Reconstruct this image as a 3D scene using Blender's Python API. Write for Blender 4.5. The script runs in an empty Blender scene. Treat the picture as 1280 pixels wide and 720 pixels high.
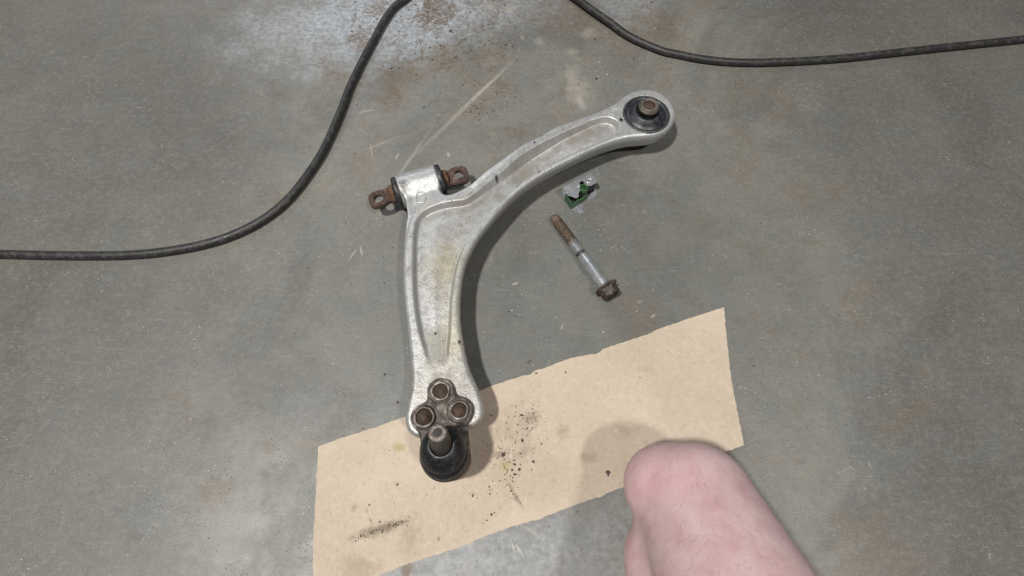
import bpy, bmesh, math, random
import numpy as np
from mathutils import Vector, Matrix
from mathutils.bvhtree import BVHTree

S = bpy.context.scene
COL = S.collection
random.seed(7)
rng = np.random.default_rng(7)
R = math.radians

# ------------------------------------------------------------------ camera
CAM_H, F_PX, PITCH = 0.5, 623.0, R(67.0)
cam = bpy.data.objects.new('camera', bpy.data.cameras.new('camera'))
COL.objects.link(cam)
cam.location = (0, 0, CAM_H)
cam.rotation_euler = (R(90) - PITCH, 0, 0)
cam.data.sensor_width = 36.0
cam.data.lens = 36.0 * F_PX / 1280.0
cam.data.clip_start, cam.data.clip_end = 0.02, 100.0
S.camera = cam

# ------------------------------------------------------------------ world + lamps
world = bpy.data.worlds.new('World')
S.world = world
world.use_nodes = True
world.node_tree.nodes['Background'].inputs[0].default_value = (0.93, 0.97, 1.0, 1)
world.node_tree.nodes['Background'].inputs[1].default_value = 0.045


def area_lamp(name, loc, target, sx, sy, power, col):
    d = bpy.data.lights.new(name, 'AREA')
    d.shape, d.size, d.size_y, d.energy, d.color = 'RECTANGLE', sx, sy, power, col
    o = bpy.data.objects.new(name, d)
    COL.objects.link(o)
    o.location = loc
    o.rotation_euler = (Vector(target) - Vector(loc)).to_track_quat('-Z', 'Y').to_euler()
    return o


area_lamp('workshop_lamp', (-1.0, -0.35, 3.0), (0, 0.3, 0), 0.22, 0.16, 122, (1.0, 0.98, 0.95))
area_lamp('workshop_lamp', (1.1, -0.9, 3.0), (0, 0.3, 0), 0.22, 0.16, 46, (1.0, 0.98, 0.95))
area_lamp('door_daylight', (-1.7, 3.6, 2.6), (-0.2, 0.8, 0), 1.6, 1.2, 34, (0.86, 0.93, 1.0))

S.view_settings.view_transform = 'Standard'
S.view_settings.look = 'None'
S.view_settings.exposure = -0.13
S.view_settings.gamma = 1.0
S.view_settings.use_curve_mapping = False
S.render.engine = 'CYCLES'

# ------------------------------------------------------------------ helpers
SP, CP = math.sin(PITCH), math.cos(PITCH)


def P(px, py, z=0.0):
    """point of the real place at height z that the photograph shows at px, py"""
    x, y = (px - 640) / F_PX, (360 - py) / F_PX
    t = (CAM_H - z) / (SP - CP * y)
    return Vector((t * x, t * (CP + SP * y), z))


def P2(px, py, z=0.0):
    p = P(px, py, z)
    return (p.x, p.y)


def link(name, me, mat=None, parent=None, smooth=True):
    o = bpy.data.objects.new(name, me)
    COL.objects.link(o)
    if mat:
        me.materials.append(mat)
    if parent:
        o.parent = parent
        o.matrix_parent_inverse = Matrix.Identity(4)
        if parent.type == 'EMPTY' or True:
            o.location = o.location - 0 * o.location
    if smooth and len(me.polygons):
        me.polygons.foreach_set('use_smooth', [True] * len(me.polygons))
    return o


def tag(o, label=None, cat=None, group=None, kind=None):
    for k, v in (('label', label), ('category', cat), ('group', group), ('kind', kind)):
        if v:
            o[k] = v
    return o


def thing(name, loc, label, cat):
    o = bpy.data.objects.new(name, None)
    COL.objects.link(o)
    o.location = loc
    o.empty_display_size = 0.02
    return tag(o, label, cat)


def adopt(child, parent):
    """parent with the child's world placement kept"""
    bpy.context.view_layer.update()
    mw = child.matrix_world.copy()
    child.parent = parent
    child.matrix_parent_inverse = parent.matrix_world.inverted()
    child.matrix_world = mw
    return child


def mesh_from(verts, faces):
    me = bpy.data.meshes.new('mesh')
    me.from_pydata([tuple(v) for v in verts], [], faces)
    me.validate()
    me.update()
    return me


def bm_mesh(bm):
    bmesh.ops.recalc_face_normals(bm, faces=bm.faces)
    me = bpy.data.meshes.new('mesh')
    bm.to_mesh(me)
    bm.free()
    return me


def sharp(me, deg=35):
    """flat creases where faces meet at more than deg"""
    bm = bmesh.new()
    bm.from_mesh(me)
    for e in bm.edges:
        if len(e.link_faces) == 2 and e.calc_face_angle(0) > R(deg):
            e.smooth = False
    bm.to_mesh(me)
    bm.free()


def frame_from(axis):
    a = Vector(axis).normalized()
    ref = Vector((0, 0, 1)) if abs(a.z) < 0.9 else Vector((1, 0, 0))
    u = a.cross(ref).normalized()
    return u, a.cross(u).normalized(), a


def lathe(profile, origin, axis=(0, 0, 1), n=48, closed_ends=True, wob=0.0, lean=None, jag=None):
    """profile: list of (r, h). lean(h) -> (dx, dy) offset in world"""
    u, v, a = frame_from(axis)
    o = Vector(origin)
    verts, faces = [], []
    ph = random.random() * 6
    for i, (r, h) in enumerate(profile):
        off = Vector(lean(h) + (0,)) if lean else Vector((0, 0, 0))
        for k in range(n):
            th = 2 * math.pi * k / n
            rr = r * (1 + wob * (math.sin(3 * th + ph) + 0.6 * math.sin(5 * th + 2 * ph + i * .3)))
            verts.append(o + off + a * h + (u * math.cos(th) + v * math.sin(th)) * rr)
    for i in range(len(profile) - 1):
        for k in range(n):
            k2 = (k + 1) % n
            faces.append((i * n + k, i * n + k2, (i + 1) * n + k2, (i + 1) * n + k))
    if closed_ends:
        faces.append(tuple(range(n))[::-1])
        faces.append(tuple((len(profile) - 1) * n + k for k in range(n)))
    bm = bmesh.new()
    vs = [bm.verts.new(p) for p in verts]
    for f in faces:
        bm.faces.new([vs[i] for i in f])
    return bm_mesh(bm)


def catmull(pts, closed=False, sub=8):
    pts = [np.array(p, float) for p in pts]
    n = len(pts)
    out = []
    rngi = range(n) if closed else range(n - 1)
    for i in rngi:
        if closed:
            p0, p1, p2, p3 = pts[i - 1], pts[i], pts[(i + 1) % n], pts[(i + 2) % n]
        else:
            p0, p1, p2, p3 = pts[max(i - 1, 0)], pts[i], pts[i + 1], pts[min(i + 2, n - 1)]
        for s in range(sub):
            t = s / sub
            out.append(0.5 * ((2 * p1) + (-p0 + p2) * t + (2 * p0 - 5 * p1 + 4 * p2 - p3) * t * t
                              + (-p0 + 3 * p1 - 3 * p2 + p3) * t ** 3))
    if not closed:
        out.append(pts[-1])
    return out


def tube(path, rad, n=12, flat=1.0):
    path = [Vector(p) for p in path]
    bm = bmesh.new()
    rings = []
    for i, p in enumerate(path):
        t = (path[min(i + 1, len(path) - 1)] - path[max(i - 1, 0)]).normalized()
        side = t.cross(Vector((0, 0, 1))).normalized()
        up = side.cross(t).normalized()
        r = rad(i / (len(path) - 1)) if callable(rad) else rad
        rings.append([bm.verts.new(p + side * math.cos(a) * r + up * math.sin(a) * r * flat)
                      for a in [2 * math.pi * k / n for k in range(n)]])
    for a, b in zip(rings, rings[1:]):
        for k in range(n):
            bm.faces.new((a[k], a[(k + 1) % n], b[(k + 1) % n], b[k]))
    bm.faces.new(rings[0])
    bm.faces.new(rings[-1])
    return bm_mesh(bm)


def ring_tube(path, rad, n=8):
    """closed tube through path"""
    path = [Vector(p) for p in path]
    m = len(path)
    bm = bmesh.new()
    rings = []
    for i, p in enumerate(path):
        t = (path[(i + 1) % m] - path[i - 1]).normalized()
        side = t.cross(Vector((0, 0, 1))).normalized()
        up = side.cross(t).normalized()
        rings.append([bm.verts.new(p + side * math.cos(a) * rad + up * math.sin(a) * rad)
                      for a in [2 * math.pi * k / n for k in range(n)]])
    for i in range(m):
        a, b = rings[i], rings[(i + 1) % m]
        for k in range(n):
            bm.faces.new((a[k], a[(k + 1) % n], b[(k + 1) % n], b[k]))
    return bm_mesh(bm)


def slab(outline, z0, z1, holes=(), bevel=0.0):
    """extruded plate of a 2D outline (holes: list of outlines)"""
    bm = bmesh.new()
    edges = []
    for loop in [outline] + list(holes):
        vs = [bm.verts.new((p[0], p[1], z0)) for p in loop]
        edges += [bm.edges.new((vs[i], vs[(i + 1) % len(vs)])) for i in range(len(vs))]
    bmesh.ops.triangle_fill(bm, use_beauty=True, use_dissolve=False, edges=edges)
    r = bmesh.ops.extrude_face_region(bm, geom=list(bm.faces))
    bmesh.ops.translate(bm, verts=[g for g in r['geom'] if isinstance(g, bmesh.types.BMVert)], vec=(0, 0, z1 - z0))
    return bm_mesh(bm)


# ---- signed distance fields and surface nets
def poly_sdf(X, Y, pts):
    pts = np.array(pts, np.float32)
    d2 = np.full(X.shape, 1e9, np.float32)
    inside = np.zeros(X.shape, bool)
    n = len(pts)
    for i in range(n):
        ax, ay = pts[i]
        bx, by = pts[(i + 1) % n]
        ex, ey = bx - ax, by - ay
        wx, wy = X - ax, Y - ay
        t = np.clip((wx * ex + wy * ey) / (ex * ex + ey * ey + 1e-12), 0, 1)
        d2 = np.minimum(d2, (wx - ex * t) ** 2 + (wy - ey * t) ** 2)
        c = (ay > Y) != (by > Y)
        if abs(ey) > 1e-12:
            inside ^= c & (X < ex * (Y - ay) / ey + ax)
    d = np.sqrt(d2)
    return np.where(inside, -d, d)


def smin(a, b, k):
    h = np.clip(0.5 + 0.5 * (b - a) / k, 0, 1)
    return b * (1 - h) + a * h - k * h * (1 - h)


def smax(a, b, k):
    return -smin(-a, -b, k)


def sstep(e0, e1, x):
    t = np.clip((x - e0) / (e1 - e0), 0, 1)
    return t * t * (3 - 2 * t)


def surface_nets(Fv, org, h):
    s = Fv < 0
    nx, ny, nz = Fv.shape
    c = [(i, j, k) for i in (0, 1) for j in (0, 1) for k in (0, 1)]

    def cv(A, o):
        return A[o[0]:nx - 1 + o[0], o[1]:ny - 1 + o[1], o[2]:nz - 1 + o[2]]
    cnt = np.zeros((nx - 1, ny - 1, nz - 1), np.int8)
    for o in c:
        cnt += cv(s, o)
    act = (cnt > 0) & (cnt < 8)
    I, J, K = np.nonzero(act)
    idx = np.full(act.shape, -1, np.int32)
    idx[I, J, K] = np.arange(len(I))
    pos = np.zeros((len(I), 3), np.float64)
    num = np.zeros(len(I))
    for a in c:
        for ax in range(3):
            if a[ax] == 0:
                b = list(a)
                b[ax] = 1
                fa = Fv[I + a[0], J + a[1], K + a[2]]
                fb = Fv[I + b[0], J + b[1], K + b[2]]
                m = (fa < 0) != (fb < 0)
                t = np.where(m, fa / np.where(m, fa - fb, 1), 0)
                p = np.tile(np.array(a, float), (len(I), 1))
                p[:, ax] = t
                pos[m] += p[m]
                num[m] += 1
    pos = pos / num[:, None] + np.stack([I, J, K], 1)
    V = pos * h + np.array(org)
    faces = []
    for ax in range(3):
        sl0 = [slice(None)] * 3
        sl1 = [slice(None)] * 3
        sl0[ax], sl1[ax] = slice(0, -1), slice(1, None)
        d = s[tuple(sl0)] != s[tuple(sl1)]
        i, j, k = np.nonzero(d)
        q = np.stack([i, j, k], 1)
        a1, a2 = (ax + 1) % 3, (ax + 2) % 3
        ok = (q[:, a1] > 0) & (q[:, a2] > 0) & (q[:, a1] < act.shape[a1]) & (q[:, a2] < act.shape[a2])
        q = q[ok]
        flip = s[tuple(sl0)][q[:, 0], q[:, 1], q[:, 2]]
        e1 = np.zeros(3, int)
        e1[a1] = 1
        e2 = np.zeros(3, int)
        e2[a2] = 1

        def g(qq):
            return idx[qq[:, 0], qq[:, 1], qq[:, 2]]
        f = np.stack([g(q - e1 - e2), g(q - e2), g(q), g(q - e1)], 1)
        f[~flip] = f[~flip][:, ::-1]
        faces.append(f)
    Q = np.concatenate(faces)
    Q = Q[(Q >= 0).all(1)]
    me = bpy.data.meshes.new('mesh')
    me.vertices.add(len(V))
    me.vertices.foreach_set('co', V.astype(np.float32).ravel())
    me.loops.add(len(Q) * 4)
    me.loops.foreach_set('vertex_index', Q.astype(np.int32).ravel())
    me.polygons.add(len(Q))
    me.polygons.foreach_set('loop_start', np.arange(0, len(Q) * 4, 4, dtype=np.int32))
    me.update(calc_edges=True)
    me.validate()
    me.polygons.foreach_set('use_smooth', [True] * len(me.polygons))
    return me


def grid3(lo, hi, h):
    ax = [np.arange(lo[i], hi[i] + h, h, dtype=np.float32) for i in range(3)]
    return ax, np.meshgrid(*ax, indexing='ij')


# ------------------------------------------------------------------ material helpers
class M:
    def __init__(self, name, rough=0.6, metal=0.0, spec=0.5):
        self.m = bpy.data.materials.new(name)
        self.m.use_nodes = True
        self.t = self.m.node_tree
        self.b = self.t.nodes['Principled BSDF']
        self.b.inputs['Roughness'].default_value = rough
        self.b.inputs['Metallic'].default_value = metal
        self.b.inputs['Specular IOR Level'].default_value = spec
        g = self.t.nodes.new('ShaderNodeNewGeometry')
        self.pos = g.outputs['Position']          # nothing in this place moves: metres in the room
        self.sep = None

    def put(self, sock, v):
        if hasattr(v, 'is_linked') or isinstance(v, bpy.types.NodeSocket):
            self.t.links.new(v, sock)
        elif isinstance(v, (tuple, list)) and len(v) == 3 and sock.type == 'RGBA':
            sock.default_value = (*v, 1)
        else:
            sock.default_value = v

    def set(self, inp, v):
        self.put(self.b.inputs[inp], v)
        return self

    def math(self, op, a, b=0.0, c=0.0, clamp=False):
        n = self.t.nodes.new('ShaderNodeMath')
        n.operation, n.use_clamp = op, clamp
        for i, v in enumerate((a, b, c)):
            self.put(n.inputs[i], v)
        return n.outputs[0]

    def noise(self, scale, detail=3, rough=0.55, dist=0.0, vec=None, off=None):
        n = self.t.nodes.new('ShaderNodeTexNoise')
        v = vec or self.pos
        if off:
            v = self.vadd(v, off)
        self.put(n.inputs['Vector'], v)
        n.inputs['Scale'].default_value = scale
        n.inputs['Detail'].default_value = detail
        n.inputs['Roughness'].default_value = rough
        n.inputs['Distortion'].default_value = dist
        return n.outputs['Fac']

    def vadd(self, a, b):
        n = self.t.nodes.new('ShaderNodeVectorMath')
        n.operation = 'ADD'
        self.put(n.inputs[0], a)
        self.put(n.inputs[1], b)
        return n.outputs[0]

    def vmul(self, a, b):
        n = self.t.nodes.new('ShaderNodeVectorMath')
        n.operation = 'MULTIPLY'
        self.put(n.inputs[0], a)
        self.put(n.inputs[1], b)
        return n.outputs[0]

    def voro(self, scale, rnd=1.0, out='Distance', feat='F1', vec=None):
        n = self.t.nodes.new('ShaderNodeTexVoronoi')
        n.feature = feat
        self.put(n.inputs['Vector'], vec or self.pos)
        n.inputs['Scale'].default_value = scale
        n.inputs['Randomness'].default_value = rnd
        return n.outputs[out]

    def step(self, v, e0, e1, lo=0.0, hi=1.0):
        n = self.t.nodes.new('ShaderNodeMapRange')
        n.interpolation_type = 'SMOOTHSTEP'
        self.put(n.inputs['Value'], v)
        if e0 <= e1:
            a, b, c, d = e0, e1, lo, hi
        else:
            a, b, c, d = e1, e0, hi, lo
        for i, x in zip((1, 2, 3, 4), (a, b, c, d)):
            n.inputs[i].default_value = x
        return n.outputs['Result']

    def mix(self, f, a, b, mode='MIX'):
        n = self.t.nodes.new('ShaderNodeMix')
        n.data_type, n.blend_type = 'RGBA', mode
        self.put(n.inputs[0], f)
        self.put(n.inputs[6], a)
        self.put(n.inputs[7], b)
        return n.outputs[2]

    def ramp(self, f, stops):
        n = self.t.nodes.new('ShaderNodeValToRGB')
        e = n.color_ramp.elements
        while len(e) < len(stops):
            e.new(0.5)
        for el, (p, c) in zip(e, stops):
            el.position = p
            el.color = (*c, 1) if len(c) == 3 else c
        self.put(n.inputs[0], f)
        return n.outputs[0]

    def xyz(self):
        if not self.sep:
            n = self.t.nodes.new('ShaderNodeSeparateXYZ')
            self.t.links.new(self.pos, n.inputs[0])
            self.sep = n.outputs
        return self.sep

    def blob(self, x, y, rx, ry=None, rot=0.0, warp=0.5, wscale=25, soft=0.5):
        """irregular stain centred at x, y (metres): 1 inside, 0 outside"""
        ry = ry or rx
        X, Y, _ = self.xyz()
        dx, dy = self.math('SUBTRACT', X, x), self.math('SUBTRACT', Y, y)
        c, s = math.cos(rot), math.sin(rot)
        u = self.math('ADD', self.math('MULTIPLY', dx, c / rx), self.math('MULTIPLY', dy, s / rx))
        v = self.math('ADD', self.math('MULTIPLY', dx, -s / ry), self.math('MULTIPLY', dy, c / ry))
        d = self.math('SQRT', self.math('ADD', self.math('MULTIPLY', u, u), self.math('MULTIPLY', v, v)))
        w = self.math('MULTIPLY', self.math('SUBTRACT', self.noise(wscale, 4, 0.6), 0.5), warp * 2)
        return self.step(self.math('ADD', d, w), 1.0 + soft * 0.5, 1.0 - soft)

    def seg(self, a, b, w, soft=0.6, warp=0.0, wscale=60):
        """scratch from a to b of half width w"""
        a, b = Vector(a), Vector(b)
        c = (a + b) / 2
        L = (b - a).length / 2
        rot = math.atan2(b.y - a.y, b.x - a.x)
        return self.blob(c.x, c.y, L, w, rot, warp, wscale, soft)

    def bump(self, h, dist=0.001, strength=1.0):
        n = self.t.nodes.new('ShaderNodeBump')
        n.inputs['Strength'].default_value = strength
        n.inputs['Distance'].default_value = dist
        self.put(n.inputs['Height'], h)
        self.t.links.new(n.outputs[0], self.b.inputs['Normal'])


# ------------------------------------------------------------------ materials
def mat_concrete():
    m = M('concrete', 0.5)
    n1 = m.noise(5.5, 5, 0.6, 0.4)
    n2 = m.noise(28, 5, 0.65, 0.3, off=(3, 1, 0))
    n3 = m.noise(150, 4, 0.7, off=(9, 4, 0))
    n4 = m.noise(620, 3, 0.75)
    base = m.ramp(n1, [(0.3, (0.118, 0.116, 0.104)), (0.5, (0.160, 0.154, 0.136)), (0.72, (0.205, 0.194, 0.168))])
    tint = m.ramp(n2, [(0.3, (0.122, 0.128, 0.122)), (0.5, (0.158, 0.152, 0.134)), (0.7, (0.205, 0.182, 0.148))])
    c = m.mix(0.5, base, tint)
    big = m.noise(3.2, 6, 0.68, 0.8, off=(11, 5, 0))
    c = m.mix(m.step(big, 0.51, 0.38, 0, 0.62), c, (0.088, 0.086, 0.078))
    c = m.mix(m.step(big, 0.54, 0.68, 0, 0.40), c, (0.235, 0.218, 0.182))
    mid = m.noise(13, 6, 0.7, 0.6, off=(1, 15, 0))
    c = m.mix(m.step(mid, 0.52, 0.62, 0, 0.55), c, (0.150, 0.122, 0.090))
    c = m.mix(m.step(mid, 0.48, 0.38, 0, 0.5), c, (0.135, 0.143, 0.138))
    # vignette painted into the floor colour: darker on either side of the middle
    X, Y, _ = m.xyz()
    dirt = m.math('ADD', m.math('ABSOLUTE', m.math('SUBTRACT', X, 0.02)), m.math('MULTIPLY', m.math('SUBTRACT', m.noise(4.5, 5, 0.65, off=(6, 6, 0)), 0.5), 0.35))  # noisy distance from the middle, drives the painted side darkening
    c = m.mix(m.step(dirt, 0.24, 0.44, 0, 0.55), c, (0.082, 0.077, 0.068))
    c = m.mix(m.step(n3, 0.44, 0.74, 0, 0.26), c, (0.255, 0.248, 0.224))
    c = m.mix(m.step(n3, 0.43, 0.28, 0, 0.28), c, (0.082, 0.080, 0.071))
    c = m.mix(m.step(n4, 0.55, 0.70, 0, 0.45), c, (0.31, 0.30, 0.27))
    c = m.mix(m.step(n4, 0.45, 0.32, 0, 0.52), c, (0.060, 0.058, 0.052))
    # darker, greener area in the middle
    p = P(690, 385)
    c = m.mix(m.math('MULTIPLY', m.blob(p.x, p.y, 0.30, 0.15, 0.3, 0.4, 9, 0.9), 0.5), c, (0.095, 0.100, 0.092))
    # bluish floor sheen painted into the colour at the near edge and far left
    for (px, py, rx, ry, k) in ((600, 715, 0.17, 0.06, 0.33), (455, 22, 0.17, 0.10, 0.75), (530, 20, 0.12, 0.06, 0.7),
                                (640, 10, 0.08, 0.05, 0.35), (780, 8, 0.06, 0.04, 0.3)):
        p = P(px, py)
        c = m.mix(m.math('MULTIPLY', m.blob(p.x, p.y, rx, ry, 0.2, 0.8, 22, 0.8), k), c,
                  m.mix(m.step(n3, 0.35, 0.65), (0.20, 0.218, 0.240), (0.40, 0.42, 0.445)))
    # rusty brown stains, mostly at the far left
    st = m.step(m.noise(30, 8, 0.80, 0.8, off=(5, 7, 0)), 0.53, 0.60)
    far = P(530, 70)
    st = m.math('MULTIPLY', st, m.blob(far.x, far.y, 0.24, 0.17, 0.1, 0.5, 8, 0.9))
    c = m.mix(m.math('MULTIPLY', st, 0.66), c, (0.118, 0.084, 0.056))
    spk = m.step(m.noise(190, 6, 0.8, 0.5, off=(8, 1, 0)), 0.43, 0.54, 0.22, 1.0)
    for (px, py, r, k) in ((490, 125, 0.018, 0.6), (498, 95, 0.03, 0.45), (553, 75, 0.026, 0.6), (540, 22, 0.03, 0.8),
                           (548, 4, 0.03, 0.6), (650, 168, 0.013, 0.55), (710, 25, 0.05, 0.4), (823, 32, 0.04, 0.45),
                           (715, 115, 0.018, 0.45), (795, 402, 0.03, 0.35), (470, 12, 0.02, 0.6), (452, 50, 0.02, 0.75),
                           (780, 60, 0.035, 0.35), (615, 5, 0.03, 0.4), (600, 90, 0.05, 0.25), (508, 714, 0.006, 0.9)):
        p = P(px, py)
        c = m.mix(m.math('MULTIPLY', m.math('MULTIPLY', m.blob(p.x, p.y, r, r * 1.1, 0, 1.7, 55, 0.7), spk), min(1, k * 1.3)), c, (0.120, 0.086, 0.057))
    p = P(507, 712)
    c = m.mix(m.math('MULTIPLY', m.seg((p.x, p.y + .012, 0), (p.x + .001, p.y - .012, 0), 0.0045, 0.6, 0.5, 150), 0.85), c,
              (0.10, 0.062, 0.035))
    # pale aggregate spots
    for (px, py, r) in ((675, 52, 0.008), (653, 47, 0.005), (713, 66, 0.008), (638, 12, 0.012), (720, 108, 0.014),
                        (610, 8, 0.01), (735, 42, 0.012), (716, 92, 0.012), (722, 118, 0.02)):
        p = P(px, py)
        c = m.mix(m.math('MULTIPLY', m.blob(p.x, p.y, r, r, 0, 1.2, 70, 1.0), 0.36), c, (0.38, 0.35, 0.295))
    # dry brown flecks trodden into the far corner
    dk = m.math('MULTIPLY', m.step(m.noise(260, 4, 0.7, 1.2, off=(6, 0, 3)), 0.61, 0.66), m.blob(far.x, far.y + .02, 0.26, 0.16, 0.1, 0.7, 12, 0.9))
    c = m.mix(m.math('MULTIPLY', dk, 0.75), c, (0.060, 0.043, 0.030))
    # trowel and wear streaks
    stv = m.vmul(m.pos, (14, 90, 1))
    sk = m.noise(4.0, 5, 0.7, 1.5, vec=stv)
    c = m.mix(m.step(sk, 0.56, 0.66, 0, 0.20), c, (0.30, 0.29, 0.265))
    c = m.mix(m.step(sk, 0.43, 0.34, 0, 0.22), c, (0.085, 0.082, 0.075))
    # scratches
    for a, b, w, k in (((641, 76), (519, 194), 0.0034, 0.25), ((630, 88), (580, 134), 0.0018, 0.35),
                       ((463, 178), (466, 200), 0.0011, 0.35), ((494, 200), (499, 190), 0.0013, 0.5),
                       ((447, 141), (472, 136), 0.0012, 0.4), ((436, 325), (446, 311), 0.0013, 0.4),
                       ((453, 320), (450, 306), 0.0012, 0.5), ((640, 356), (648, 353), 0.0012, 0.6),
                       ((560, 190), (561, 196), 0.0016, 0.6), ((812, 398), (820, 392), 0.0012, 0.5),
                       ((704, 405), (701, 412), 0.001, 0.4), ((645, 680), (655, 697), 0.0012, 0.5),
                       ((640, 678), (643, 690), 0.001, 0.5), ((480, 245), (540, 160), 0.002, 0.25),
                       ((450, 190), (500, 170), 0.002, 0.2), ((560, 590), (700, 690), 0.002, 0.2),
                       ((722, 120), (731, 138), 0.005, 0.35)):
        pa, pb = P(*a), P(*b)
        c = m.mix(m.math('MULTIPLY', m.seg(pa, pb, w, 0.8, 0.55, 120), k), c, (0.47, 0.44, 0.39))
    hair = m.voro(85, 1.0, feat='DISTANCE_TO_EDGE', vec=m.vadd(m.pos, m.vmul(m.noise(40, 2), (.02, .02, 0))))
    c = m.mix(m.math('MULTIPLY', m.step(hair, 0.02, 0.004), m.step(m.noise(22, 2, off=(1, 8, 0)), 0.56, 0.68, 0, 0.22)), c, (0.34, 0.33, 0.30))
    # pits, paint flecks
    pit = m.math('MULTIPLY', m.step(m.voro(260), 0.20, 0.10), m.step(m.noise(35, 2, off=(2, 2, 0)), 0.50, 0.62))
    c = m.mix(m.math('MULTIPLY', pit, 0.75), c, (0.045, 0.040, 0.034))
    fl = m.math('MULTIPLY', m.step(m.voro(190, vec=m.vadd(m.pos, (4, 2, 0))), 0.15, 0.07), m.step(m.noise(25, 2, off=(7, 2, 0)), 0.53, 0.62))
    c = m.mix(m.math('MULTIPLY', fl, 0.7), c, (0.50, 0.48, 0.43))
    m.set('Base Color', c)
    m.set('Roughness', m.step(m.noise(18, 5, 0.65, off=(3, 3, 0)), 0.35, 0.65, 0.42, 0.60))
    h = m.math('ADD', m.math('MULTIPLY', n3, 0.22), m.math('ADD', m.math('MULTIPLY', n4, 0.35), m.math('MULTIPLY', pit, -0.8)))
    m.bump(h, 0.0010, 0.32)
    return m.m


def mat_card():
    m = M('kraft_card', 0.85, spec=0.25)
    n1 = m.noise(9, 4, 0.6)
    n2 = m.noise(260, 4, 0.7)
    n3 = m.noise(1100, 2, 0.6)
    c = m.ramp(n1, [(0.3, (0.420, 0.342, 0.262)), (0.55, (0.470, 0.390, 0.305)), (0.75, (0.520, 0.440, 0.342))])
    c = m.mix(m.step(n2, 0.52, 0.72, 0, 0.45), c, (0.59, 0.51, 0.41))
    c = m.mix(m.step(n2, 0.46, 0.28, 0, 0.5), c, (0.32, 0.255, 0.182))
    c = m.mix(m.step(n3, 0.6, 0.75, 0, 0.3), c, (0.70, 0.61, 0.49))
    # oily smudges
    for (px, py, rx, ry, rot, k) in ((664, 523, .010, .006, .5, .5), (703, 540, .007, .007, 0, .35), (735, 571, .009, .006, .3, .35),
                                     (654, 566, .014, .004, .3, .35), (625, 568, .008, .003, .2, .5), (780, 540, .010, .008, 0, .25),
                                     (512, 668, .010, .016, 0, .28), (650, 545, .02, .02, 0, .18), (660, 590, .04, .03, 0, .1),
                                     (450, 710, .02, .010, 0, .3), (640, 520, .03, .012, .9, .15), (805, 463, .01, .004, 0, .2)):
        p = P(px, py)
        c = m.mix(m.math('MULTIPLY', m.blob(p.x, p.y, rx, ry, rot, 0.9, 130, 0.9), k), c, (0.17, 0.135, 0.095))
    for (px, py, r, k) in ((499, 560, .006, .6), (632, 583, .006, .55), (612, 518, .003, .3)):
        p = P(px, py)
        c = m.mix(m.math('MULTIPLY', m.blob(p.x, p.y, r, r * .8, 0, 1.0, 220, 0.9), k), c, (0.30, 0.25, 0.07))
    # crease lines and the greasy wipe at the lower left
    for a, b, w, k in (((631, 598), (655, 636), .0018, .55), ((640, 615), (655, 638), .0028, .35), ((440, 672), (512, 650), .0042, .62),
                       ((452, 668), (500, 655), .006, .35), ((461, 645), (467, 655), .0009, .6), ((549, 670), (549, 677), .0012, .6),
                       ((497, 603), (497, 607), .0015, .6), ((560, 545), (660, 500), .004, .10), ((440, 640), (447, 630), .003, .4)):
        pa, pb = P(*a), P(*b)
        c = m.mix(m.math('MULTIPLY', m.seg(pa, pb, w, 0.9, 0.9, 190), k), c, (0.125, 0.10, 0.070))
    sp = m.math('MULTIPLY', m.step(m.voro(330), 0.14, 0.06), m.step(m.noise(40, 2), 0.54, 0.64))
    c = m.mix(m.math('MULTIPLY', sp, 0.6), c, (0.19, 0.14, 0.09))
    m.set('Base Color', c)
    m.bump(m.math('ADD', m.math('MULTIPLY', n2, 0.5), m.math('MULTIPLY', m.noise(30, 3), 1.2)), 0.0008, 0.45)
    return m.m


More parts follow.
